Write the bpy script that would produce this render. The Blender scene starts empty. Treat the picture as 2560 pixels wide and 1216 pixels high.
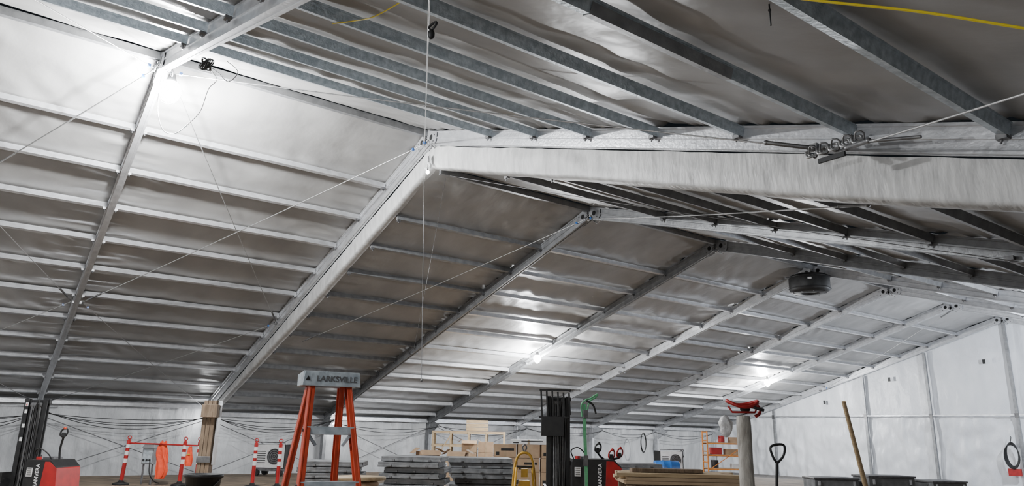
import bpy, bmesh, random
from math import *
from mathutils import Vector, Matrix, noise
random.seed(7)
scene=bpy.context.scene
V=Vector
# ---------------------------------------------------------------- materials
MATS={}
def mat(name,c1,c2=None,scale=4,rough=.6,metal=0,bump=0,bscale=None,emit=None,es=0,stretch=(1,1,1),detail=5,lo=.35,hi=.65,bd=.05):
    if name in MATS: return MATS[name]
    m=bpy.data.materials.new(name); m.use_nodes=True
    nt=m.node_tree; N=nt.nodes; L=nt.links
    b=N['Principled BSDF']
    b.inputs['Roughness'].default_value=rough; b.inputs['Metallic'].default_value=metal
    b.inputs['Base Color'].default_value=(*c1,1)
    tc=N.new('ShaderNodeTexCoord'); mp=N.new('ShaderNodeMapping'); mp.inputs['Scale'].default_value=stretch
    L.new(tc.outputs['Object'],mp.inputs['Vector'])
    if c2:
        n=N.new('ShaderNodeTexNoise'); n.inputs['Scale'].default_value=scale; n.inputs['Detail'].default_value=detail
        L.new(mp.outputs['Vector'],n.inputs['Vector'])
        r=N.new('ShaderNodeValToRGB'); r.color_ramp.elements[0].position=lo; r.color_ramp.elements[1].position=hi
        r.color_ramp.elements[0].color=(*c1,1); r.color_ramp.elements[1].color=(*c2,1)
        L.new(n.outputs['Fac'],r.inputs['Fac']); L.new(r.outputs['Color'],b.inputs['Base Color'])
    if bump:
        n2=N.new('ShaderNodeTexNoise'); n2.inputs['Scale'].default_value=bscale or scale; n2.inputs['Detail'].default_value=4
        L.new(mp.outputs['Vector'],n2.inputs['Vector'])
        bm_=N.new('ShaderNodeBump'); bm_.inputs['Strength'].default_value=bump; bm_.inputs['Distance'].default_value=bd
        L.new(n2.outputs['Fac'],bm_.inputs['Height']); L.new(bm_.outputs['Normal'],b.inputs['Normal'])
    if emit:
        b.inputs['Emission Color'].default_value=(*emit,1); b.inputs['Emission Strength'].default_value=es
    MATS[name]=m; return m
ROOF=mat('roof_vinyl',(.30,.298,.294),(.38,.377,.372),.8,.38,0,.3,1.6,stretch=(1,1.6,1))
ROOFN=mat('roof_vinyl_near',(.29,.286,.28),(.37,.366,.358),.8,.34,0,.35,1.4,stretch=(1,1.3,1))
VAL=mat('valance_vinyl',(.40,.40,.395),(.55,.55,.54),3,.5,0,.3,5,stretch=(2.5,1,.8))
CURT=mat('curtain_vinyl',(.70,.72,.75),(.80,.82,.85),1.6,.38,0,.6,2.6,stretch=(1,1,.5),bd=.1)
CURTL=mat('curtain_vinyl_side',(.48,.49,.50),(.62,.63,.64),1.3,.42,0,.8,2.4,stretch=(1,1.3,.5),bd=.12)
ALU=mat('aluminium',(.56,.57,.59),(.70,.71,.73),6,.32,.7,.1,20,stretch=(1,1,1))
ALUD=mat('aluminium_dull_shaded',(.22,.225,.232),(.31,.317,.325),6,.45,.5,.1,20)  # dull parts, and a shaded copy of the aluminium for frames past the valance
GALV=mat('galvanised_steel',(.36,.41,.45),(.56,.62,.66),14,.4,.5,.15,30)
STEEL=mat('steel_dark',(.12,.12,.125),(.2,.2,.2),10,.45,.7)
WHITE=mat('white_paint',(.75,.75,.75),(.66,.66,.66),8,.5)
BLACK=mat('black_plastic',(.006,.006,.007),(.014,.014,.014),10,.55)
HOLE=mat('hole_black',(.004,.004,.004),None,1,.9)
RED=mat('red_paint',(.40,.012,.012),(.28,.01,.01),6,.4)
ORANGE=mat('orange_fibreglass',(.50,.055,.018),(.38,.04,.014),12,.5)
ORVEST=mat('hi_vis_orange',(.95,.10,.03),(.8,.07,.02),9,.7,0,.4,12)
YEL=mat('yellow_paint',(.58,.33,.03),(.42,.24,.03),10,.45)
YROPE=mat('yellow_rope',(.85,.66,.04),None,1,.6)
SCAF=mat('orange_steel',(.70,.25,.04),(.55,.18,.03),10,.5)
GREEN=mat('green_strap',(.16,.50,.25),(.10,.38,.18),20,.6)
BLUE=mat('blue_plastic',(.02,.12,.38),(.02,.09,.3),8,.35)
WOOD=mat('plywood',(.32,.23,.14),(.45,.33,.21),3,.7,0,.1,8,stretch=(1,8,1))
WOODD=mat('old_timber',(.12,.085,.055),(.21,.15,.10),4,.8,0,.3,10,stretch=(6,6,1))
LUMB=mat('fresh_lumber',(.36,.26,.15),(.47,.355,.21),5,.65,0,.1,8,stretch=(1,6,6))
CARD=mat('cardboard',(.36,.24,.15),(.43,.30,.19),5,.8)
PANEL=mat('grey_panel',(.12,.125,.13),(.20,.205,.21),7,.6,0,.15,20)
CONC=mat('weathered_post',(.28,.26,.23),(.42,.40,.36),12,.9,0,.4,25,stretch=(1,1,.4))
RUB=mat('rubber_cable',(.01,.01,.01),None,1,.6)
CAB=mat('wire_rope',(.35,.35,.35),(.5,.5,.5),30,.4,.7)
LAMPM=mat('led_lens',(1,1,1),None,1,.3,emit=(.98,.99,1),es=260)
LAMPS=mat('led_lens_small',(1,1,1),None,1,.3,emit=(1,.99,.97),es=30)
BAG=mat('clear_bag',(.6,.6,.6),(.8,.8,.8),8,.25,0,.6,14)
DECK=mat('deck_plywood',(.13,.10,.07),(.24,.185,.13),2,.8,0,.2,6)
GRAVEL=mat('ground_gravel',(.10,.095,.09),(.2,.19,.18),9,.95,0,.6,20)
# ---------------------------------------------------------------- builder
class Ob:
    def __init__(s,name,loc=(0,0,0),rz=0):
        s.n=name; s.v=[]; s.f=[]; s.m=[]; s.sm=[]; s.mats=[]; s.loc=V(loc); s.rz=rz
    def add(s,vs,fs,m,smooth=False):
        o=len(s.v); s.v+= [tuple(v) for v in vs]
        if m not in s.mats: s.mats.append(m)
        k=s.mats.index(m)
        for f in fs:
            s.f.append([i+o for i in f]); s.m.append(k); s.sm.append(smooth)
    def box(s,c,d,m,R=None,taper=1):
        c=V(c); vs=[]
        for z in (-.5,.5):
            t=taper if z>0 else 1
            for x,y in ((-.5,-.5),(.5,-.5),(.5,.5),(-.5,.5)):
                p=V((x*d[0]*t,y*d[1]*t,z*d[2]))
                if R is not None: p=R@p
                vs.append(c+p)
        s.add(vs,[(3,2,1,0),(4,5,6,7),(0,1,5,4),(1,2,6,5),(2,3,7,6),(3,0,4,7)],m)
    def beam(s,p,q,w,h,m,up=(0,0,1)):
        p=V(p);q=V(q);d=(q-p);L=d.length;d.normalize();u=V(up)
        if abs(d.dot(u))>.99:u=V((0,1,0))
        sd=d.cross(u).normalized();u=sd.cross(d)
        R=Matrix((sd,d,u)).transposed()
        s.box((p+q)/2,(w,L,h),m,R)
    def tube(s,pts,r,m,n=8,cap=True,closed=False):
        pts=[V(p) for p in pts]; k=len(pts)
        rs=r if isinstance(r,(list,tuple)) else [r]*k
        vs=[];prev=None
        for i,p in enumerate(pts):
            if closed: t=pts[(i+1)%k]-pts[i-1]
            else: t=pts[min(i+1,k-1)]-pts[max(i-1,0)]
            t.normalize()
            if prev is None:
                a=V((0,0,1)) if abs(t.z)<.9 else V((1,0,0))
                a=(a-t*a.dot(t)).normalized()
            else:
                a=prev-t*prev.dot(t)
                a=a.normalized() if a.length>1e-6 else prev
            prev=a;b=t.cross(a)
            for j in range(n):
                th=2*pi*j/n; vs.append(p+(a*cos(th)+b*sin(th))*rs[i])
        fs=[]
        R=k if closed else k-1
        for i in range(R):
            i2=(i+1)%k
            for j in range(n):
                j2=(j+1)%n; fs.append((i*n+j,i*n+j2,i2*n+j2,i2*n+j))
        s.add(vs,fs,m,True)
        if cap and not closed:
            s.add(vs[:n],[tuple(range(n))[::-1]],m); s.add(vs[-n:],[tuple(range(n))],m)
    def cyl(s,p,q,r,m,n=20,r2=None): s.tube([p,q],[r,r if r2 is None else r2],m,n)
    def lathe(s,prof,m,c=(0,0,0),n=28):
        vs=[];c=V(c)
        for r,z in prof:
            for j in range(n):
                t=2*pi*j/n; vs.append(c+V((r*cos(t),r*sin(t),z)))
        fs=[(i*n+j,i*n+(j+1)%n,(i+1)*n+(j+1)%n,(i+1)*n+j) for i in range(len(prof)-1) for j in range(n)]
        s.add(vs,fs,m,True)
    def prism(s,prof,o,ax,ay,dv,m):
        o=V(o);ax=V(ax);ay=V(ay);dv=V(dv);n=len(prof)
        vs=[o+ax*a+ay*b for a,b in prof]+[o+ax*a+ay*b+dv for a,b in prof]
        fs=[tuple(range(n))[::-1],tuple(range(n,2*n))]+[(i,(i+1)%n,n+(i+1)%n,n+i) for i in range(n)]
        s.add(vs,fs,m)
    def sphere(s,c,r,m,n=12,sc=(1,1,1)):
        c=V(c);vs=[];k=n//2+1
        for i in range(k):
            ph=pi*i/(k-1)
            for j in range(n):
                t=2*pi*j/n; vs.append(c+V((r*sin(ph)*cos(t)*sc[0],r*sin(ph)*sin(t)*sc[1],r*cos(ph)*sc[2])))
        fs=[(i*n+j,(i+1)*n+j,(i+1)*n+(j+1)%n,i*n+(j+1)%n) for i in range(k-1) for j in range(n)]
        s.add(vs,fs,m,True)
    def grid(s,fn,nu,nv,m):
        vs=[fn(i/nu,j/nv) for i in range(nu+1) for j in range(nv+1)]
        fs=[(i*(nv+1)+j,(i+1)*(nv+1)+j,(i+1)*(nv+1)+j+1,i*(nv+1)+j+1) for i in range(nu) for j in range(nv)]
        s.add(vs,fs,m,True)
    def done(s,bevel=0):
        me=bpy.data.meshes.new(s.n); me.from_pydata(s.v,[],s.f)
        for m in s.mats: me.materials.append(m)
        for i,p in enumerate(me.polygons): p.material_index=s.m[i]; p.use_smooth=s.sm[i]
        bm=bmesh.new(); bm.from_mesh(me)
        bmesh.ops.recalc_face_normals(bm,faces=bm.faces); bm.to_mesh(me); bm.free()
        ob=bpy.data.objects.new(s.n,me); scene.collection.objects.link(ob)
        ob.location=s.loc; ob.rotation_euler=(0,0,s.rz)
        if bevel:
            b=ob.modifiers.new('bevel','BEVEL'); b.width=bevel; b.segments=2; b.limit_method='ANGLE'
        return ob
def text(parent,name,body,size,loc,rot,m,ext=.002,bold=0):
    cu=bpy.data.curves.new(name,'FONT'); cu.body=body; cu.size=size; cu.extrude=ext; cu.align_x='CENTER'; cu.align_y='CENTER'; cu.offset=bold
    o=bpy.data.objects.new(name,cu); scene.collection.objects.link(o); cu.materials.append(m)
    o.parent=parent; o.location=loc; o.rotation_euler=rot; return o
def cat(pts,k=8):
    pts=[V(p) for p in pts]; P=[pts[0]]+pts+[pts[-1]]; out=[]
    for i in range(1,len(P)-2):
        for j in range(k):
            t=j/k; a,b,c,d=P[i-1],P[i],P[i+1],P[i+2]
            out.append(.5*((2*b)+(c-a)*t+(2*a-5*b+4*c-d)*t*t+(3*b-a-3*c+d)*t**3))
    out.append(pts[-1]); return out
def sag(p,q,s,k=14):
    p=V(p);q=V(q); return [p.lerp(q,i/k)-V((0,0,4*s*(i/k)*(1-i/k))) for i in range(k+1)]
def nz(x,y,z=0): return noise.noise(V((x,y,z)))
# ---------------------------------------------------------------- tent geometry
CZ=1.95
W=16.66; R1=8.267; E1=2.682; R2=7.48; E2=2.43
T1=(R1-E1)/W; T2=(R2-E2)/W
YA=1.68; YB=7.137; YC=11.92
def rz(x,k): return (R1-T1*abs(x)) if k==1 else (R2-T2*abs(x))
def dirs(sd,k):
    t=atan(T1 if k==1 else T2); return V((sd*cos(t),0,-sin(t))),V((sd*sin(t),0,cos(t)))
PROF=[(-.065,-.15),(-.022,-.15),(-.022,-.138),(.022,-.138),(.022,-.15),(.065,-.15),(.065,-.118),(.048,-.112),(.048,-.02),(.065,-.014),(.065,.014),(.048,.02),(.048,.112),(.065,.118),(.065,.15),(-.065,.15),(-.065,.118),(-.048,.112),(-.048,.02),(-.065,.014),(-.065,-.014),(-.048,-.02),(-.048,-.112),(-.065,-.118)]
SL=[1.98+1.392*i for i in range(11)]
SR=[2.52+1.392*i for i in range(11)]
def frame(y,k,m):
    o=Ob('tent_frame'); R=R1 if k==1 else R2; E=E1 if k==1 else E2
    for sd in (-1,1):
        u,n=dirs(sd,k); L=W/abs(u.x)
        o.prism(PROF,(0,y,R),(0,1,0),n,u*L,m)
        o.prism(PROF,(sd*(W-.03),y,0),(0,1,0),(1,0,0),(0,0,E-.02),m)
        for s2 in (-1,1):
            yy=y+s2*.075
            o.prism([(0,-.16),(.42,-.16),(.46,-.05),(.42,.13),(0,.16)],V((0,yy-.008,R)),u,n,(0,.016,0),m)
            c=V((0,yy,R))+u*.22
            o.cyl(c+V((0,-.012,0)),c+V((0,.012,0)),.065,HOLE,16)
            for a,b in ((.36,.06),(.36,-.08),(.08,-.1)):
                c=V((0,yy,R))+u*a+n*b
                o.cyl(c+V((0,-.02,0)),c+V((0,.02,0)),.018,STEEL,8)
        o.prism([(-.9,-.15),(0,-.7),(0,-.05),(-.1,.1)],V((sd*W,y-.05,E)),V((sd,0,0)),V((0,0,1)),(0,.1,0),m)
        for s2 in (-1,1):
            c=V((0,y,R))+u*9.6
            o.box(c+V((0,s2*.1,0))-n*.12,(.12,.08,.06),STEEL)
    o.cyl((0,y-.14,R-.02),(0,y+.14,R-.02),.03,STEEL,10)
    for s2 in (-1,1):
        o.tube(cat([(0,y+s2*.12,R-.05),(.06,y+s2*.14,R-.13),(0,y+s2*.15,R-.2),(-.06,y+s2*.14,R-.13),(0,y+s2*.12,R-.05)],5),.014,STEEL,6)
        o.tube(cat([(.1,y+s2*.1,R-.1),(.16,y+s2*.14,R-.2),(.08,y+s2*.15,R-.26),(.02,y+s2*.14,R-.18),(.1,y+s2*.1,R-.1)],5),.012,CAB,6)
    return o.done()
FR1=[-9.06,-3.69,YA,YB]; FR2=[7.38]+[YC+5*i for i in range(6)]
for y in FR1: frame(y,1,ALU)
for i,y in enumerate(FR2):
    if i>0: frame(y,2,ALUD if i in (1,2) else ALU)  # first frames past the valance: shade there is put into a darker metal colour
def purlins(y0,y1,k):
    o=Ob('roof_purlins')
    for sd,lst in ((-1,SL),(1,SR)):
        u,n=dirs(sd,k)
        m=(GALV if sd>0 else ALU) if k==1 else (ALUD if y0<11 else ALU)  # second roof: darker metal paints the shade behind the valance
        if k==2 and sd>0 and y0<20: m=ALUD  # right side: the painted shade reaches further back
        for w in lst:
            if w>W-.5: continue
            c=V((sd*w,y0+.066,rz(w,k)))+n*.075
            C=[(-.04,-.065),(.04,-.065),(.04,-.045),(.034,-.045),(.034,.045),(.04,.045),(.04,.065),(-.04,.065),(-.04,.045),(-.034,.045),(-.034,-.045),(-.04,-.045)]
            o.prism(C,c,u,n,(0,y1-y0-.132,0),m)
            for yy in (y0+.11,y1-.11):
                q=V((sd*w,yy,rz(w,k)))
                o.box(q-n*.005,(.09,.07,.05),STEEL); o.cyl(q,q-n*.07,.012,STEEL,8)
            if k==1 and sd>0 and y0==YA and abs(w-9.48)<.1:
                o.prism([(-.045,-.07),(.045,-.07),(.045,.03),(-.045,.03)],V((sd*w,3.3,rz(w,k)))+n*.075,u,n,(0,1.7,0),ALUD)
    R=R1 if k==1 else R2
    o.box((0,(y0+y1)/2,R+.08),(.1,y1-y0-.13,.14),ALUD)
    E=E1 if k==1 else E2
    for sd in (-1,1): o.box((sd*W,(y0+y1)/2,E+.02),(.12,y1-y0-.13,.16),ALU)
    return o.done()
def membrane(y0,y1,k,m):
    o=Ob('ceiling')
    for sd,lst in ((-1,SL),(1,SR)):
        u,n=dirs(sd,k); L=(W+.25)/abs(u.x); R=R1 if k==1 else R2
        def fn(a,b,u=u,n=n,sd=sd,L=L,R=R):
            w=a*L; y=y0+(y1-y0)*b
            e=min(b,1-b)
            d=.022*nz(w*.5+sd*9,y*.6)+.06*max(0,1-e*4)*nz(w*6.5+y0,y*1.2,3)+.014*nz(w*2.2,y*2.2,5+y0)
            d+=.05*max(0,nz(w*.9+y*.8,w*.25-y*.2,11))*sin((w*.8-y)*9)*.5
            ph=((w-(1.98 if sd<0 else 2.52))/1.392)
            d+=.016*(1-abs(cos(pi*ph)))
            return V((0,y,R))+u*w+n*(.175+max(d,-.02))
        o.grid(fn,210,40,m)
    return o.done()
def bays(fr,k):
    for a,b in zip(fr[:-1],fr[1:]):
        purlins(a,b,k); membrane(a,b,k,ROOFN if k==1 else ROOF)
bays(FR1,1); bays(FR2,2)
# valance: fabric skirt closing the step between both roofs
o=Ob('fabric_valance')
for sd in (-1,1):
    u,n=dirs(sd,1); L=(W-.1)/abs(u.x)
    def fn(a,b,u=u,n=n,sd=sd):
        w=a*L; x=abs(u.x)*w
        top=-.17; bot=-min(rz(x,1)-rz(x,2)+(.2 if sd>0 else .06),.69 if sd>0 else .62)
        H=top-bot; r=.05; D=.17 if sd>0 else .11
        t=b
        if t<.45: yy=.0;zz=top-(H-r)*(t/.45)
        elif t<.65:
            th=pi*(t-.45)/.2; yy=D*(1-cos(th)); zz=bot+r-r*sin(th)
        else: yy=2*D; zz=bot+r+(.50)*((t-.65)/.35)
        wr=.02*nz(w*1.3,b*4,2)+.05*max(0,1-w/1.2)*nz(w*9,b*6,7)+.014*nz(w*4,b*3,9)
        bul=.015*sin(min(1,t/.45)*pi)
        return V((0,YB+.085+yy-wr*.7-bul,R1+zz+.012*nz(w*2,b*1.0,4)+.015*nz(w*.7,1)))+u*w
    o.grid(fn,200,36,VAL)
o.tube(cat([(.02,YB-.0,R1-.42),(.08,YB-.05,R1-.60),(.16,YB-.04,R1-.70),(.05,YB-.03,R1-.76),(-.07,YB-.02,R1-.70)],6),.035,BAG,8)
o.done()
# ---------------------------------------------------------------- walls & floor
def wall_side(name,x,ya,yb,zt,sd):
    o=Ob(name)
    def fn(a,b):
        y=ya+(yb-ya)*a; z=zt*b
        f=.09*sin(y*7+3.5*nz(y*.8,z*.7))*(.35+.65*nz(y*.5,1)) +.13*nz(y*1.7,z*1.3,4)+.06*nz(y*5,z*1.0,6)
        return V((x+sd*.16+f*.6,y,z))
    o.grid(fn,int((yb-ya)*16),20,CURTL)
    return o.done()
wall_side('wall_left',-W,-9.1,36.95,E1+.15,-1)
wall_side('wall_right',W,-9.1,36.95,E1+.15,1)
def gable(name,y,k,sd):
    o=Ob(name); NX=340
    def fn(a,b):
        x=-W+2*W*a; top=rz(x,k)+.17; z=top*b
        if z<3.2: d=.10*sin(x*9+3*nz(x,z*.6))*nz(x*.7,3)+.16*nz(x*1.3,z*1.2,4)+.10*nz(x*4,z*2,2)+.06*nz(x*8,z*1.2,9)
        else: d=.09*nz(x*.8,z*.6,8)+.05*nz(x*2.5,z*1.0,2)+.03*nz(x*6,z*.6,1)
        return V((x,y+sd*.2+d*.7,z))
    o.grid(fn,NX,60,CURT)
    return o.done()
YG=FR2[-1]
gable('wall_back',YG,2,1); gable('wall_front',-9.06,1,-1)
o=Ob('gable_posts')
for x in (-12.2,-6.8,-3.6,0,3.6,7.2,12.2):
    h=rz(x,2)-.2
    o.box((x,YG-.02,h/2),(.12,.12,h),ALUD)
    o.box((x,YG-.09,3.2),(.16,.03,.2),STEEL)
o.box((0,YG-.06,3.22),(2*W-7,.04,.05),ALU)
for x,z in ((-5.4,5.0),(-9.0,3.95),(-1.0,5.6)): o.box((x,YG-.05,z),(.12,.02,.2),BLACK)
o.done()
o=Ob('floor'); o.box((0,14,-.05),(34,46.5,.1),GRAVEL); o.done()
o=Ob('wooden_deck')
for i in range(12):
    for j in range(12):
        o.box((-11.8+2.0*i,-1.75+2.44*j,.44),(1.99,2.43,.02),DECK)
o.box((-.8,11.6,.215),(23.8,29,.43),WOODD)
o.done()
# ---------------------------------------------------------------- bracing cables
def rig(name,p,q,r=.009,tb=True,m=CAB,s=.04):
    o=Ob(name); pts=sag(p,q,s); o.tube(pts,r,m,6)
    if tb:
        p=V(p);q=V(q);d=(p-q).normalized()
        a=q+d*.25;b=q+d*.75
        o.tube([q,a],.014,STEEL,6); o.cyl(a,b,.026,STEEL,8); o.sphere(a,.035,STEEL,8); o.sphere(b,.03,STEEL,8)
        o.box(p-d*.3,(.05,.05,.05),BLUE)
    return o.done()
def P(x,y,k,dz=-.17): return (x,y,rz(x,k)+dz)
m_=8.94; mrA=9.72; mr=9.35
for (ya,yb,k) in ((-3.69,YA,1),(YA,YB,1)):
    rig('brace_cable',P(0,yb-.12,k),P(-m_,ya+.12,k),.013); rig('brace_cable',P(0,ya+.12,k),P(-m_,yb-.12,k))
    rig('brace_cable',P(0,ya+.12,k),P(mr,yb-.12,k)); rig('brace_cable',P(0,yb-.12,k),P(mrA,ya+.12,k),.008,s=0)
    rig('brace_cable',P(-m_,yb-.12,k),P(-16.3,ya+.12,k)); rig('brace_cable',P(-m_,ya+.12,k),P(-16.3,yb-.12,k))
    rig('brace_cable',P(15.8,ya+.12,k),P(mr,yb-.12,k))
ya,yb=7.75,YC
rig('brace_cable',P(0,yb-.12,2),P(-m_,ya+.12,2)); rig('brace_cable',P(0,yb-.12,2),P(mr,ya+.12,2,-.1),.009); rig('brace_cable',P(.1,ya-.1,2,.02),P(mr,yb-.12,2),.006,False,STEEL)
rig('brace_cable',P(-.1,ya-.1,2,.02),P(-m_,yb-.12,2),.006,False,STEEL)
rig('brace_cable',P(-m_,FR2[6]-.1,2),P(0,FR2[5]+.1,2))
# rigging hardware on the near right rafter
o=Ob('rigging_hardware',(mr,YB-.24,rz(mr,1)-.16))
for i in range(5):
    a=i*.13-.3
    o.tube(cat([(a,0,.03),(a+.05,-.05,-.05),(a+.12,0,-.02),(a+.07,.05,.05),(a,0,.03)],5),.015,CAB,6)
    o.tube(cat([(a+.05,-.02,.0),(a+.09,-.06,.06),(a+.15,-.03,.03),(a+.1,.02,-.05),(a+.05,-.02,0)],5),.01,STEEL,6)
o.cyl((.35,0,-.05),(.9,0,-.18),.018,STEEL,8); o.box((.0,-.02,-.12),(.3,.03,.05),BLACK)
o.done()
o=Ob('drop_line'); o.cyl((0.1,7.0,7.3),(.2,7.14,2.95),.006,STEEL,8); o.sphere((.2,7.14,2.95),.03,STEEL,8); o.done()
o=Ob('cable_shackle',(8.66,2.4,4.98)); o.sphere((0,0,0),.03,BLACK,10,(1,1,1.5)); o.tube(cat([(0,0,.03),(.04,.02,.08),(0,.03,.12),(-.04,0,.08),(0,0,.03)],5),.01,BLACK,6); o.done()
o=Ob('hanging_strap'); o.cyl((10.6,4.0,4.95),(10.6,4.0,4.72),.006,BLACK,6); o.sphere((10.6,4,4.84),.012,BLACK,8); o.done()
o=Ob('yellow_cord'); o.tube(cat([(10.55,2.9,4.62),(10.95,3.24,4.48),(11.26,3.52,4.37),(11.62,3.85,4.25),(11.96,4.14,4.10),(12.45,4.55,3.88)],8),.008,YROPE,8)
o.done()
o=Ob('yellow_cord'); o.tube(cat([(6.7,2.3,6.0),(7.0,2.4,5.92),(7.4,2.45,5.79),(7.9,2.5,5.72)],8),.006,YROPE,8); o.done()
# knot of cable near the first frame and drooping cord
o=Ob('cable_knot',(2.35,1.95,7.30))
for i in range(9):
    r=.06+.02*random.random(); ph=random.random()*6; tl=random.random()*2
    pts=[V((r*1.8*cos(t+ph),r*sin(t)*cos(tl)*1.2,r*sin(t+ph)*1.3)) for t in [2*pi*j/14 for j in range(14)]]
    o.tube(pts,.010,RUB,6,closed=True)
o.tube(cat([(0,0,0),(.1,.15,-.12),(.22,.3,-.28),(.3,.4,-.12),(.2,.25,.05)],6),.006,RUB,6)
def rr(b,dr,dz): return (b[0]+.584*dr-2.35,b[1]+.812*dr-1.95,b[2]+dz-7.30)
Lb=(-.1,1.68,7.8)
o.tube(cat([rr(Lb,0,-.1),rr(Lb,.05,-.5),rr(Lb,.2,-.82),rr(Lb,.42,-.86),rr(Lb,.66,-.62),rr(Lb,.8,-.4),rr(Lb,.88,0),rr(Lb,1.0,.2),(-.1,0,0.05)],8),.008,RUB,6); o.done()
# ---------------------------------------------------------------- lamps
def lamp(loc,e,r=.09,big=True,col=(.97,.985,1),hang=.3,soft=.12,below=None):
    o=Ob('work_light',loc)
    o.lathe([(.001,-r*1.3),(r*.6,-r*1.15),(r,-r*.5),(r*1.02,0),(r*.7,r*.7),(.001,r*.75)],LAMPM if big else LAMPS,n=20)
    o.lathe([(r*.72,r*.55),(r*.5,r*.9),(r*.3,r*1.7),(.001,r*1.75)],WHITE if r>.14 else STEEL,n=16)
    o.tube([(0,0,r*1.6),(0,0,r*1.6+hang)],.008,RUB,6)
    for j in range(6):
        t=j*pi/3; o.tube([(r*1.15*cos(t)*q,r*1.15*sin(t)*q,z) for q,z in ((.6,r*.8),(1,0),(1,-r*.6),(.5,-r*1.4),(0,-r*1.6))],.003,STEEL,5)
    ob=o.done()
    l=bpy.data.lights.new('bulb','POINT'); l.energy=e; l.color=col; l.shadow_soft_size=soft
    lo=bpy.data.objects.new('bulb',l); scene.collection.objects.link(lo); lo.parent=ob
    lo.location=below if below else (0,0,-r*1.9-soft*.8)
    return ob
lamp((-.12,1.86,7.84),3300,.18,hang=.02,below=(.05,-.1,-.40))
lamp((-8.2,16.62,4.72),1500,.13,hang=.15); lamp((-8.8,31.62,4.72),1400,.15,hang=.15)
lamp((.13,7.06,7.42),8,.04,False,soft=.04)
lamp((-16.2,7.0,2.35),35,.06,False,hang=.1)
lamp((-16.2,12.1,2.25),35,.07,False,hang=.1)
cool=(.84,.90,1)
lamp((7.6,21.6,4.85),700,.1,col=cool); lamp((4.6,31.4,5.55),1900,.1,col=cool)
lamp((9.5,-3.3,4.55),620,.1); lamp((-9,-3.3,4.7),160,.1)  # unseen fill lamps behind the camera, added to brighten the near roof and valance
# ---------------------------------------------------------------- drum fan under the ridge
o=Ob('drum_fan',(0,21.62,6.66))
o.lathe([(.30,-.02),(.52,0),(.62,.06),(.64,.14),(.64,.48),(.61,.55),(.5,.6),(.1,.62),(.001,.62)],BLACK,n=40)
o.lathe([(.001,.02),(.30,.02),(.30,-.02)],BLACK,n=40)
for z in (.12,.5): o.tube([(.65*cos(t),.65*sin(t),z) for t in [2*pi*j/36 for j in range(36)]],.018,BLACK,6,closed=True)
for j in range(8):
    t=j*pi/4; o.box((.42*cos(t),.42*sin(t),-.0),(.22,.02,.02),BLACK,Matrix.Rotation(t,3,'Z'))
o.box((.36,-.55,.38),(.12,.01,.06),WHITE,Matrix.Rotation(.6,3,'Z'))
for x in (-.3,.3): o.cyl((x,0,.6),(x*.3,0,.72),.015,STEEL,8)
o.done()
# ---------------------------------------------------------------- wall cables
def bundle(ys,n,base,dr,zt,r=.012):
    o=Ob('wall_cable_bundle')
    for a,b in zip(ys[:-1],ys[1:]):
        for j in range(n):
            o.tube(sag((-15.9+.05*j,a,zt+.04*j),(-15.9+.05*j,b,zt-.03+.04*j),base+dr*j+.1*random.random()),r,RUB,5)
    return o
bundle([-1.5,1.7,7.1,12.0],4,.1,.16,2.3).done()
o=bundle([12.1,17,22,27,31,36],2,.1,.2,2.2)
for k in range(3): o.tube([(-15.8+.02*k,30+.2*cos(t),1.6+.5*sin(t)+.03*k) for t in [2*pi*j/20 for j in range(20)]],.015,RUB,5,closed=True)
o.done()
for a,b in ((1.8,7.0),(7.2,12),(12,16.8),(17,21.8)):
    rig('wall_brace_cable',(-16.1,a,2.2),(-16.1,b,.3),.012,False,STEEL,0); rig('wall_brace_cable',(-16.1,b,2.2),(-16.1,a,.3),.012,False,STEEL,0)
# ================================================================ PROPS
DZ=.455
CR=.9477
# --- step ladder
H=1.86
o=Ob('step_ladder',(8.53,1.85,DZ),CR+.42)
def rail(xt,xb,yt,yb):
    p=V((xt,yt,H-.06));q=V((xb,yb,0.02)); d=(p-q).normalized()
    s=1 if xt>0 else -1
    o.beam(q,p,.012,.085,ORANGE,up=(0,1,0))
    for e in (-1,1):
        o.beam(q+V((-s*.012,e*.038,0)),p+V((-s*.012,e*.038,0)),.034,.008,ORANGE,up=(0,1,0))
    o.box(q,(.06,.1,.05),BLACK)
rail(-.125,-.27,-.07,-.70); rail(.125,.30,-.07,-.70)
rail(-.115,-.28,.08,.80); rail(.115,.26,.08,.80)
for i in range(1,6):
    z=H-.32*i-.03; t=(H-.06-z)/(H-.08)
    if z<.1: break
    x=.125+.16*t; y=-.07-.63*t
    o.box((0,y,z),(2*x,.085,.008),GALV); o.box((0,y-.04,z-.02),(2*x,.006,.05),GALV); o.box((0,y+.04,z-.015),(2*x,.006,.035),GALV)
    for s in (-1,1):
        o.beam((s*(x-.01),y-.03,z-.03),(s*(x-.07),y-.03,z-.11),.012,.02,GALV)
        o.cyl((s*(x-.03),y,z-.02),(s*(x+.016),y,z-.02),.01,STEEL,8)
    x2=.115+.15*t; y2=.08+.72*t
    if i in (2,4,5): o.box((0,y2,z-.1),(2*x2,.02,.05),GALV)
o.prism([(-.18,-.13),(.18,-.13),(.165,.13),(-.165,.13)],(0,0,H-.035),(1,0,0),(0,1,0),(0,0,.035),GALV)
o.prism([(-.185,-.09),(.185,-.09),(.175,0),(-.175,0)],(0,-.125,H-.005),(1,0,0),(0,0,1),(0,-.02,0),GALV)
o.prism([(-.17,-.09),(.17,-.09),(.16,0),(-.16,0)],(0,.14,H-.0),(1,0,0),(0,0,1),(0,-.02,0),GALV)
for s in (-1,1): o.box((s*.17,0,H-.05),(.02,.24,.08),GALV)
for x in (-.11,.0,.11): o.cyl((x,0.04,H-.01),(x,.04,H+.003),.018,HOLE,12)
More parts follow.
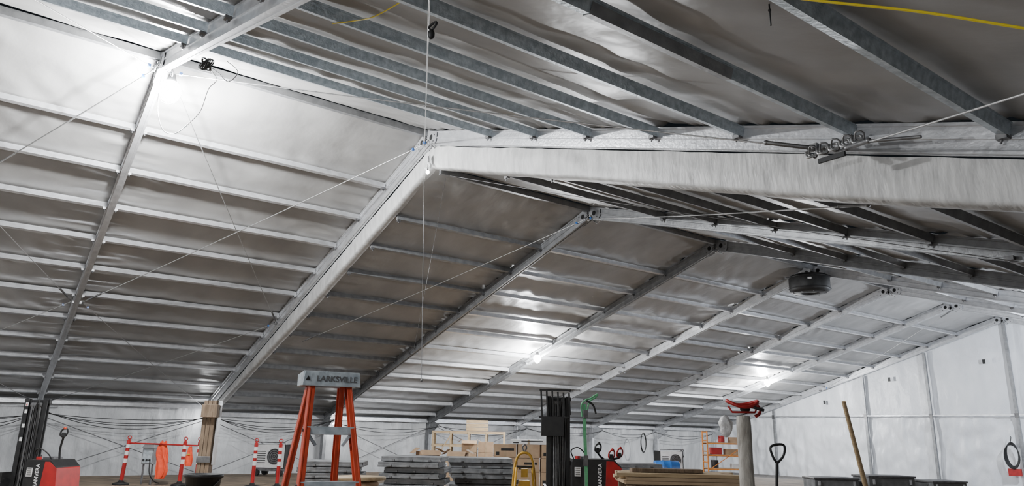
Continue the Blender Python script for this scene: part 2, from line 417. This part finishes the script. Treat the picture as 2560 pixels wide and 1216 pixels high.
for s in (-1,1): o.beam((s*.19,-.46,H-1.1),(s*.19,.46,H-1.1),.006,.025,GALV)
lad=o.done(.003)
text(lad,'cap_lettering','LARKSVILLE',.050,(.03,-.1475,H-.05),(pi/2,0,0),STEEL,.001,.0012)
ob=Ob('cap_mark'); ob.prism([(0,0),(.03,.0),(.015,.03)],(-.168,-.1472,H-.062),(1,0,0),(0,0,1),(0,-.002,0),BLACK); c=ob.done(); c.parent=lad
text(lad,'rail_lettering','LARKSVILLE',.03,(-.236,-.61,.62),(pi/2,-pi/2,0),BLACK,.001)

# --- pedestrian stacker
def stacker(loc,mh,bh,rot,backrest,arms,fs,x1,xt,xr):
    o=Ob('pallet_stacker',loc,rot)
    for x in (-.19,.17):
        o.prism([(-.04,-.05),(.04,-.05),(.04,-.03),(-.01,-.03),(-.01,.03),(.04,.03),(.04,.05),(-.04,.05)],(x,0,.05),(1,0,0),(0,1,0),(0,0,mh-.05),BLACK)
        o.box((x+.06 if x<0 else x-.06,.02,mh/2),(.035,.07,mh*.97),BLACK)
        o.cyl((x*.45,-.02,.3),(x*.45,-.02,mh-.1),.022,STEEL,10)
    for z in (.12,mh*.45,mh-.05): o.box((0,.03,z),(.46,.07,.07),BLACK)
    o.box((0,.06,mh*.5),(.36,.01,mh*.9),BLACK)
    for x in (-.06,-.03,.03,.06): o.box((x,-.05,mh*.55),(.012,.01,mh*.8),STEEL)
    o.tube(cat([(.1,-.07,.5),(.12,-.09,mh*.7),(.06,-.09,mh-.02),(0,-.07,mh*.7),(.02,-.07,.6)],8),.014,RUB,6)
    o.cyl((-.11,0,mh-.12),(.11,0,mh-.12),.05,STEEL,14)
    for y in (-.28,.28):
        o.box((-.75,y,.06),(1.1,.12,.09),BLACK); o.box((-.75,y*.75,.14),(1.15,.14,.04),BLACK)
        o.cyl((-1.2,y-.05,.04),(-1.2,y+.05,.04),.04,STEEL,14)
    o.box((-.25,0,.35),(.05,.62,.5),BLACK)
    if backrest:
        zc=mh-.14
        for i in range(6): o.box((-.33+.105*i,-.10,zc),(.032,.03,.5-.02*i),BLACK,Matrix.Rotation(-.05,3,'Y'))
        o.box((-.07,-.1,zc+.25),(.6,.03,.035),BLACK); o.box((-.1,-.1,zc-.25),(.55,.03,.035),BLACK)
        o.box((-.12,-.06,zc-.42),(.42,.14,.34),BLACK)
    x0=.22
    o.prism([(x0,.08),(x1,.08),(x1+.03,.25),(x1,bh-.12),(x1-.12,bh),(x0+.02,bh),(x0,bh-.05)],(0,.38,0),(1,0,0),(0,0,1),(0,-.76,0),BLACK)
    o.prism([(xr,.14),(x1+.035,.14),(x1+.05,.3),(x1+.015,bh-.15),(x1-.13,bh-.03),(xr+.04,bh-.03)],(0,.385,0),(1,0,0),(0,0,1),(0,-.77,0),RED)
    o.box((x0+.1,-.385,bh-.22),(.11,.008,.16),WHITE)
    for i in range(4): o.box((x0+.1,-.391,bh-.16-.035*i),(.08,.004,.008),BLACK)
    for y in (-.25,.25): o.cyl((x1-.15,y-.05,.1),(x1-.15,y+.05,.1),.1,RUB,18)
    o.box((x0+.2,.1,bh+.02),(.2,.3,.04),STEEL); o.cyl((x0+.12,-.2,bh),(x0+.12,-.2,bh+.05),.05,RED,12)
    o.tube(cat([(x0+.05,-.1,bh),(x0+.0,-.15,bh+.14),(x0+.12,-.2,bh+.2),(x0+.25,-.15,bh+.1),(x0+.3,-.1,bh)],6),.012,RUB,6)
    for (dx,col,tl) in arms:
        b=V((x1-.18,0,bh-.05)); e=b+V((dx,-.08,tl))
        o.tube(cat([b,b.lerp(e,.5)+V((-.03,0,0)),e],5),.02,BLACK,8)
        o.tube(cat([e,e+V((-.05,-.03,.04)),e+V((-.04,-.03,.12)),e+V((.02,-.02,.17)),e+V((.06,0,.13)),e+V((.05,0,.05)),e],5),.016,BLACK if col is not RED else RED,8)
        o.box(e+V((0,-.01,.05)),(.07,.06,.08),BLACK,taper=.8)
        o.sphere(e+V((.02,-.03,.17)),.03,col,10)
    ob=o.done(.008)
    text(ob,'side_lettering','HANVERA',fs,(xt,-.392,bh-fs*2.5-.05),(pi/2,-pi/2,0),WHITE,.002,.002)
    return ob
stacker((-3.9,.95,DZ),1.96,.84,CR,False,[(.04,ORANGE,.46)],.095,.80,.47,.54)
stacker((2.4,8.9,DZ),2.2,1.08,CR,True,[(-.2,BLACK,.16),(.2,RED,.08),(.05,RED,.05)],.095,1.10,.72,.80)
o=Ob('mast_stickers',(-3.9,.95,DZ),CR)
for z in (1.85,1.72,1.45,1.2): o.box((-.17,-.056,z),(.05,.006,.07),WHITE)
o.box((-.17,-.06,1.85),(.02,.004,.04),RED); o.done()
# --- delineator posts
def delin(x,y,lean=0,h=1.12):
    o=Ob('delineator_post',(x,y,DZ),CR)
    R=Matrix.Rotation(lean,3,'Y')
    o.lathe([(.001,0),(.2,0),(.2,.04),(.08,.07),(.05,.12)],RUB,n=16)
    zs=[.1,.55,.66,.74,.85,.93,1.02,h]; ms=[RED,WHITE,RED,WHITE,RED,WHITE,RED]
    for a,b,m in zip(zs[:-1],zs[1:],ms): o.cyl(R@V((0,0,a)),R@V((0,0,b)),.05,m,14)
    o.cyl(R@V((0,0,h)),R@V((0,0,h+.05)),.03,RED,12); o.tube([R@V((.0+.05*cos(t),0,h+.07+.04*sin(t))) for t in [2*pi*j/12 for j in range(12)]],.012,RED,6,closed=True)
    return o
o=delin(-8.77,3.36,.05)
o.cyl((.06,0,1.05),(1.88,0,1.02),.02,RED,12)
o.done()
delin(-7.9,4.6,.02).done(); delin(-7.6,4.95,-.03).done(); delin(-6.8,6.15).done(); delin(-6.35,6.65).done()
# --- hi-vis clothing hung up
o=Ob('safety_vest',(-8.3,4.18,.62),CR)
def fn(a,b):
    z=.92*b; w=(.11+.05*sin(b*3.2)+.02*nz(b*3,1))*(1-.35*max(0,b-.8)*5)
    th=2*pi*a; return V((w*cos(th)*(1+.2*nz(cos(th)*2,sin(th)*2,z*4))+.03*sin(z*6),.07*sin(th)+.02*sin(5*th+z*6),z))
o.grid(fn,36,16,ORVEST)
for s in (-1,1): o.tube(cat([(s*.08,0,.8),(s*.05,0,.95),(s*.02,0,.86)],5),.022,ORVEST,8)
o.tube(cat([(.05,-.08,.6),(.14,-.1,.4),(.12,-.08,.15),(.05,-.05,.02)],5),.02,ORVEST,8)
o.done()
o=Ob('safety_jacket',(-7.72,4.72,.95),CR)
o.grid(lambda a,b:V(((.08+.025*sin(b*4))*cos(2*pi*a)*(1-.5*b*b),.06*sin(2*pi*a)+.015*sin(10*pi*a+b*5),.5*b)),30,12,ORVEST)
o.box((0,-.07,.3),(.10,.01,.03),YEL); o.done()
# --- power distribution box
o=Ob('power_box',(-8.75,3.95,DZ),CR)
o.box((0,0,.72),(.30,.2,.42),ALUD); o.box((0,-.11,.72),(.25,.02,.35),GALV); o.prism([(-.17,.93),(.17,.93),(.13,1.05),(-.08,1.05)],(0,.11,0),(1,0,0),(0,0,1),(0,-.24,0),ALUD)
for x in (-.12,.12): o.beam((x,0,0),(x,0,.55),.04,.04,STEEL)
for i in range(3): o.cyl((-.08+.08*i,-.12,.62),(-.08+.08*i,-.15,.62),.025,BLACK,10)
o.tube(cat([(.1,-.15,.6),(.2,-.3,.3),(.3,-.2,.1),(.4,-.1,.04)],6),.015,RUB,6); o.done(.005)
# --- heaters
def heater(x,y,z,s,r):
    o=Ob('portable_heater',(x,y,z),r)
    o.box((0,0,.62*s),(1.05*s,.6*s,.72*s),WHITE); o.box((0,0,.2*s),(1.1*s,.62*s,.08*s),STEEL)
    for sx in (-1,1):
        o.box((sx*.53*s,0,.62*s),(.03,.62*s,.76*s),BLACK)
        for sy in (-1,1): o.cyl((sx*.4*s,sy*.26*s,.11*s),(sx*.4*s,sy*.36*s,.11*s),.11*s,RUB,16)
    o.cyl((.18*s,-.29*s,.62*s),(.18*s,-.33*s,.62*s),.25*s,STEEL,24)
    for q in (.22,.16,.1,.04): o.tube([(.18*s+q*s*cos(t),-.335*s,.62*s+q*s*sin(t)) for t in [2*pi*j/20 for j in range(20)]],.009,BLACK,5,closed=True)
    for i in range(6): o.box((-.28*s,-.305*s,(.42+.07*i)*s),(.3*s,.01,.02*s),BLACK)
    o.tube(cat([(.5*s,0,.95*s),(.7*s,0,1.05*s),(.72*s,0,.8*s),(.55*s,0,.6*s)],6),.02,STEEL,6)
    o.tube([(-.5*s,-.25*s,.98*s),(-.5*s,-.25*s,1.06*s),(.5*s,-.25*s,1.06*s),(.5*s,-.25*s,.98*s)],.018,STEEL,6)
    return o.done(.01)
heater(-11.5,8.2,DZ,1.0,CR-.15); heater(-8.2,23.6,DZ,.95,CR+.2)
# --- timber column
o=Ob('timber_column',(-1.9,3.7,DZ),CR)
for x in (-.08,0,.08): o.box((x,0,1.0),(.075,.18,2.0+.03*x),WOODD)
o.box((.02,-.03,1.8),(.30,.26,.24),WOODD); o.box((0,-.10,.9),(.26,.02,.12),STEEL); o.box((.155,.02,1.4),(.03,.14,1.2),ALU)
o.done(.006)
# --- bucket on crate
o=Ob('black_bucket',(5.46,1.9,1.19),CR)
o.lathe([(.001,0),(.125,0),(.165,.29),(.18,.29),(.18,.32),(.16,.32),(.12,.02),(.001,.02)],BLACK,n=28)
o.tube(cat([(-.175,0,.29),(-.12,-.1,.2),(0,-.17,.16),(.12,-.1,.2),(.175,0,.29)],6),.004,STEEL,6); o.done()
o=Ob('wooden_crate',(5.46,1.9,DZ),CR)
for z in (.08,.26,.44,.62):
    for s in (-1,1): o.box((0,s*.24,z),(.52,.02,.13),WOOD); o.box((s*.25,0,z),(.02,.48,.13),WOOD)
for i in range(4): o.box((0,-.18+.12*i,.722),(.5,.11,.02),WOOD)
o.box((0,0,.01),(.5,.46,.02),WOOD); o.done()
# --- cable reel left of the ladder
o=Ob('cable_reel',(5.3,3.6,DZ),CR)
for z in (.66,.98): o.lathe([(.001,z-.015),(.3,z-.015),(.3,z+.015),(.001,z+.015)],LUMB,n=30)
o.lathe([(.12,.67),(.12,.97)],WOOD,n=20)
for k in range(5): o.tube([((.2+.01*(k%2))*cos(t),(.2+.01*(k%2))*sin(t),.72+.05*k) for t in [2*pi*j/24 for j in range(24)]],.028,CARD,6,closed=True)
for s in (-1,1): o.box((s*.2,0,.32),(.05,.5,.64),WOODD)
o.done()
# --- stacks of grey panels
def slabs(x,y,w,d,th,top,rot,j=.05,gap=.012):
    o=Ob('panel_stack',(x,y,DZ),rot); z=.0
    for s in (-1,0,1): o.box((s*w*.4,0,.05),(.1,d,.1),LUMB)
    z=.1
    while z+th<top-DZ+.02:
        dx=random.uniform(-j,j); dy=random.uniform(-j,j)
        R=Matrix.Rotation(random.uniform(-.03,.03),3,'Z')
        o.box((dx,dy,z+th*.2),(w,d,th*.4),PANEL,R)
        for s in (-1,1): 
            o.box((dx,dy+s*(d/2-.02),z+th*.45),(w-.04,.03,th*.85),PANEL,R); o.box((dx+s*(w/2-.02),dy,z+th*.45),(.03,d-.04,th*.85),PANEL,R)
        for q in (-.3,0,.3): o.box((dx+q*w,dy-d/2+.0,z+th*.25),(.05,.03,th*.4),STEEL,R)
        o.box((dx,dy,z+th*.9),(w*.99,d*.99,th*.2),PANEL,R)
        z+=th+gap
    return o.done(.004)
slabs(.35,5.35,1.05,.9,.085,1.42,CR+.1); slabs(.85,6.75,1.1,.9,.085,1.56,CR-.05,.07)
slabs(.1,8.75,1.3,1.0,.09,1.48,CR+.12,.08); slabs(1.2,12.1,1.15,.9,.08,1.36,CR,.06)
slabs(3.3,11.4,.8,.8,.07,1.3,CR)
# --- cardboard boxes
def carton(x,y,z,s,rot,openf=False,m=CARD,lab=False):
    o=Ob('cardboard_box',(x,y,z),rot); w,d,h=s
    o.box((0,0,h/2),(w,d,h),m)
    o.box((0,-d/2-.002,h*.5),(.06,.004,h),WOOD)
    if openf:
        o.box((0,-d/2-.1,h-.02),(w,.22,.006),m,Matrix.Rotation(.5,3,'X')); o.box((-w/2-.08,0,h+.02),(.2,d,.006),m,Matrix.Rotation(-.7,3,'Y')); o.box((w/2+.08,0,h+.03),(.2,d,.006),m,Matrix.Rotation(-.5,3,'Y').inverted())
    if lab:
        o.box((w*.1,-d/2-.005,h*.62),(w*.6,.004,h*.18),BLACK); o.box((-w*.35,-d/2-.005,h*.3),(w*.15,.004,h*.25),BLACK)
    return o.done(.004)
carton(-3.2,9.3,DZ,(.55,.5,.6),CR+.2,False); carton(-3.2,9.3,DZ+.61,(.5,.45,.42),CR+.35,True); carton(-2.8,9.95,DZ,(.5,.5,.58),CR,False); carton(-2.8,9.95,DZ+.59,(.45,.45,.42),CR-.1,True)
for i in range(3):
    for j in range(3):
        carton(-5.5+.42*i,13.3+.58*i,DZ+.4*j,(.66,.6,.39),CR+.03*j,False,CARD,(i+j)%2==0)
carton(-5.1,13.9,DZ+1.2,(1.1,.5,.14),CR,False,WHITE,True)
for i in range(2):
    for j in range(3): carton(-10.45+.36*i,15.2+.5*i,DZ+.4*j,(.56,.5,.39),CR+.02*i,j==2 and i==0)
# --- lumber shelving with crate
o=Ob('lumber_rack',(-11.9,16.1,DZ),CR)
for x in (-1.4,-.7,0,.7,1.4):
    for y in (-.4,.4): o.box((x,y,.78),(.07,.07,1.56),LUMB)
for z in (.4,1.0,1.5): o.box((0,-.4,z),(2.9,.04,.08),LUMB); o.box((0,.4,z),(2.9,.04,.08),LUMB); o.box((0,0,z+.05),(2.9,.85,.02),WOOD)
o.beam((-1.4,-.44,.3),(-.7,-.44,1.4),.07,.04,LUMB)
o.done()
o=Ob('plywood_crate',(-11.7,16.35,DZ+1.57),CR)
for z in (.08,.22,.36): 
    for s in (-1,1): o.box((0,s*.3,z),(.85,.02,.12),LUMB); o.box((s*.42,0,z),(.02,.6,.12),LUMB)
o.box((0,0,.01),(.8,.58,.02),LUMB); o.done()
# --- green strap on stand
o=Ob('green_ratchet_strap',(6.3,6.1,DZ),CR)
o.cyl((-.01,.03,0),(-.0,.03,1.83),.012,STEEL,8); o.box((0,.03,.02),(.3,.3,.03),STEEL)
o.grid(lambda a,b:V((-.02+.04*a+.012*sin(b*5),-.01+.01*sin(b*9),1.85*b+.02)),1,30,GREEN)
o.tube(cat([(-.04,0,1.72),(-.05,-.02,1.86),(0,-.03,1.92),(.06,0,1.94),(.12,0,1.98),(.15,0,1.99),(.12,0,1.95),(.05,-.02,1.90),(.02,0,1.78)],6),.010,GREEN,6)
o.tube(cat([(-.02,0,1.93),(.05,-.03,1.89),(.10,-.02,1.85),(.13,0,1.76)],6),.012,BLACK,6); o.box((0,-.03,1.75),(.06,.04,.1),STEEL); o.box((0,-.03,1.2),(.05,.04,.12),STEEL)
o.done()
# --- yellow lifter
o=Ob('yellow_panel_lifter',(4.0,6.9,DZ),CR)
o.tube(cat([(-.16,0,.02),(-.17,0,.7),(-.12,0,1.12),(0,0,1.22),(.12,0,1.12),(.17,0,.7),(.16,0,.02)],8),.02,YEL,8)
o.tube([(-.2,-.2,.02),(-.12,-.05,1.0),(.12,-.05,1.0),(.2,-.2,.02)],.02,YEL,8)
o.prism([(-.12,.55),(.12,.55),(.08,.82),(-.08,.82)],(0,-.06,0),(1,0,0),(0,0,1),(0,.06,0),YEL)
o.cyl((-.02,-.12,.62),(-.02,-.02,.62),.06,STEEL,16); o.box((0,-.08,.93),(.1,.08,.12),YEL); o.box((0,-.05,.3),(.36,.12,.06),YEL); o.cyl((-.12,-.1,1.02),(.12,-.1,1.02),.015,BLACK,8)
o.cyl((.1,-.1,.55),(.22,-.1,.45),.02,BLACK,8); o.tube(cat([(0,0,1.22),(.03,0,1.3),(0,0,1.34),(-.03,0,1.3),(0,0,1.22)],5),.012,STEEL,6)
for s in (-1,1): o.cyl((s*.2,-.24,.06),(s*.2,-.16,.06),.06,RUB,14)
o.done()
# --- scaffold shelf with supplies
o=Ob('scaffold_rack',(-5.5,23.8,DZ),CR)
for x in (-.75,.75):
    for y in (-.35,.35): o.cyl((x,y,0),(x,y,1.75),.028,SCAF,8)
    for z in (.2,.6,1.0,1.4,1.72): o.cyl((x,-.35,z),(x,.35,z),.02,SCAF,8)
for z in (.35,.85,1.3):
    for y in (-.35,.35): o.cyl((-.75,y,z),(.75,y,z),.022,SCAF,8)
    o.box((0,0,z+.03),(1.5,.66,.03),WOOD)
o.cyl((-.75,-.35,.3),(.75,-.35,1.3),.014,SCAF,8)
o.box((-.35,0,1.0),(.4,.3,.3),RED); o.box((.25,0,.98),(.5,.35,.24),CARD); o.box((.4,-.1,.46),(.4,.3,.2),WHITE); o.cyl((-.4,0,.38),(-.4,0,.68),.14,BLACK,16); o.cyl((-.1,0,1.34),(-.1,0,1.6),.12,RED,14); o.box((.35,0,1.44),(.3,.3,.22),CARD)
o.done()
o=Ob('blue_barrel',(-5.6,20.6,DZ),CR)
pts=[(.001,-.45),(.27,-.45),(.29,-.42),(.3,-.15),(.315,-.13),(.3,-.11),(.3,.11),(.315,.13),(.3,.15),(.29,.42),(.27,.45),(.001,.45)]
n=28;vs=[];
for r,z in pts:
    for j in range(n): t=2*pi*j/n; vs.append((z,r*cos(t),.38+r*sin(t)))
o.add(vs,[(i*n+j,i*n+(j+1)%n,(i+1)*n+(j+1)%n,(i+1)*n+j) for i in range(len(pts)-1) for j in range(n)],BLUE,True)
o.box((0,0,.04),(.7,.5,.08),WOODD)
o.done()
# --- workbench with lumber
o=Ob('workbench',(7.38,6.52,DZ),CR)
for x in (-.58,.58):
    for y in (-.3,.3): o.box((x,y,.5),(.09,.09,1.0),WOODD)
o.box((0,-.3,.93),(1.25,.04,.14),WOODD); o.box((0,.3,.93),(1.25,.04,.14),WOODD); o.box((0,0,1.015),(1.3,.75,.03),WOOD); o.done()
o=Ob('lumber_pile',(7.38,6.52,DZ+1.031),CR)
for i in range(5):
    L=random.uniform(1.0,1.35)
    for k in range(2): o.box((random.uniform(-.1,.06),-.28+.14*i,.02+.042*k),(L,.12,.038),LUMB if (i+k)%2 else WOOD,Matrix.Rotation(random.uniform(-.02,.02),3,'Z'))
o.box((-.15,-.1,.105),(.8,.14,.04),WOODD,Matrix.Rotation(.06,3,'Z')); o.done(.004)
# --- round post with red clamp and plastic bag
o=Ob('round_post',(9.25,5.25,DZ),CR)
o.lathe([(.062,0),(.06,.5),(.063,.9),(.058,1.3),(.06,1.6),(.055,1.68),(.001,1.69)],CONC,n=24); o.box((0,0,.02),(.35,.35,.04),WOODD); o.done()
o=Ob('red_band_clamp',(9.25,5.25,DZ+1.70),CR)
o.tube([(.13*cos(t),.08*sin(t),.085+.02*cos(2*t)+.012*sin(t)) for t in [2*pi*j/28 for j in range(28)]],.015,RED,8,closed=True)
o.tube(cat([(.11,0,.09),(.145,0,.04),(.13,-.01,0),(.10,0,-.02)],5),.014,RED,8)
o.tube(cat([(.05,-.06,.06),(.11,-.08,.04),(.15,-.08,.03)],5),.013,BLACK,8)
o.tube([(-.125,-.01,.06),(-.1,-.03,.012),(.08,-.06,.012),(.11,-.02,.04)],.009,RED,8); o.sphere((.02,.0,.04),.035,BLACK,12,(1.3,1,.8)); o.done()
o=Ob('plastic_bag',(9.18,5.13,DZ+1.50),CR)
def fn(a,b):
    th=2*pi*a; ph=pi*b; r=.055*(1+.35*nz(cos(th)*2,sin(th)*2,ph*2)); return V((r*sin(ph)*cos(th)-.03,r*.7*sin(ph)*sin(th)-.04,.095-.09*(1-cos(ph))+.09))
o.grid(fn,24,16,BAG); o.done()
# --- shovel
o=Ob('shovel',(8.16,7.3,DZ),CR)
o.tube([(-.09,0,.35),(-.02,0,1.26)],.017,BLACK,10)
o.tube(cat([(-.02,0,1.24),(-.065,0,1.32),(-.075,0,1.42),(.065,0,1.44),(.06,0,1.33),(-.02,0,1.24)],6),.014,BLACK,8)
o.grid(lambda a,b:V((-.22+.24*a,-.04*(1-(2*a-1)**2)+.02,.0+.4*b)),10,10,STEEL); o.done()
# --- leaning pole
o=Ob('wooden_pole'); o.tube([(7.43,10.7,.5),(7.52,10.2,1.4),(7.6,9.72,2.48)],[.038,.034,.028],LUMB,12); o.done()
# --- low chests at right
for i,(x,y,w,h) in enumerate(((4.3,14.7,.9,.72),(4.95,15.6,1.0,.78),(5.6,16.6,.8,.7),(6.9,13.2,.5,.6))):
    o=Ob('tool_chest',(x,y,DZ),CR+.1*i); o.box((0,0,h/2),(w,.6,h),PANEL if i!=3 else WOODD); o.box((0,0,h+.02),(w+.04,.64,.04),STEEL); o.box((0,-.31,h*.7),(w*.3,.03,.04),BLACK)
    for s in (-1,1): o.box((s*w*.4,-.31,h*.9),(.05,.02,.1),ALU)
    o.done(.008)
# --- coiled cable hung on gable
o=Ob('coiled_cable',(-.35,YG-.2,1.55))
for k in range(6): o.tube([((.32+.02*k)*cos(t)*.7,-.02*k,.5*sin(t)-.02*k) for t in [2*pi*j/24 for j in range(24)]],.022,RUB,6,closed=True)
o.tube(cat([(.0,-.05,.5),(.05,-.05,.7),(0,0.05,.75)],5),.015,RUB,6); o.box((0,.0,-.75),(.5,.1,.3),RED); o.done()
# ---------------------------------------------------------------- world + camera
w=bpy.data.worlds.new('World'); scene.world=w; w.use_nodes=True
w.node_tree.nodes['Background'].inputs[0].default_value=(.02,.025,.03,1); w.node_tree.nodes['Background'].inputs[1].default_value=.3
yaw,pit,roll=.9477,.2599,.0218
F=V((-sin(yaw)*cos(pit),cos(yaw)*cos(pit),sin(pit))); Rt=V((cos(yaw),sin(yaw),0)); U=Rt.cross(F)
Rc=Rt*cos(roll)+U*sin(roll); Uc=U*cos(roll)-Rt*sin(roll)
cam=bpy.data.cameras.new('camera'); co=bpy.data.objects.new('camera',cam); scene.collection.objects.link(co)
M=Matrix((Rc,Uc,-F)).transposed().to_4x4(); M.translation=V((13.153,0,CZ)); co.matrix_world=M
cam.sensor_width=36; cam.sensor_fit='HORIZONTAL'; cam.lens=1795.6/2560*36; cam.clip_end=200
scene.camera=co
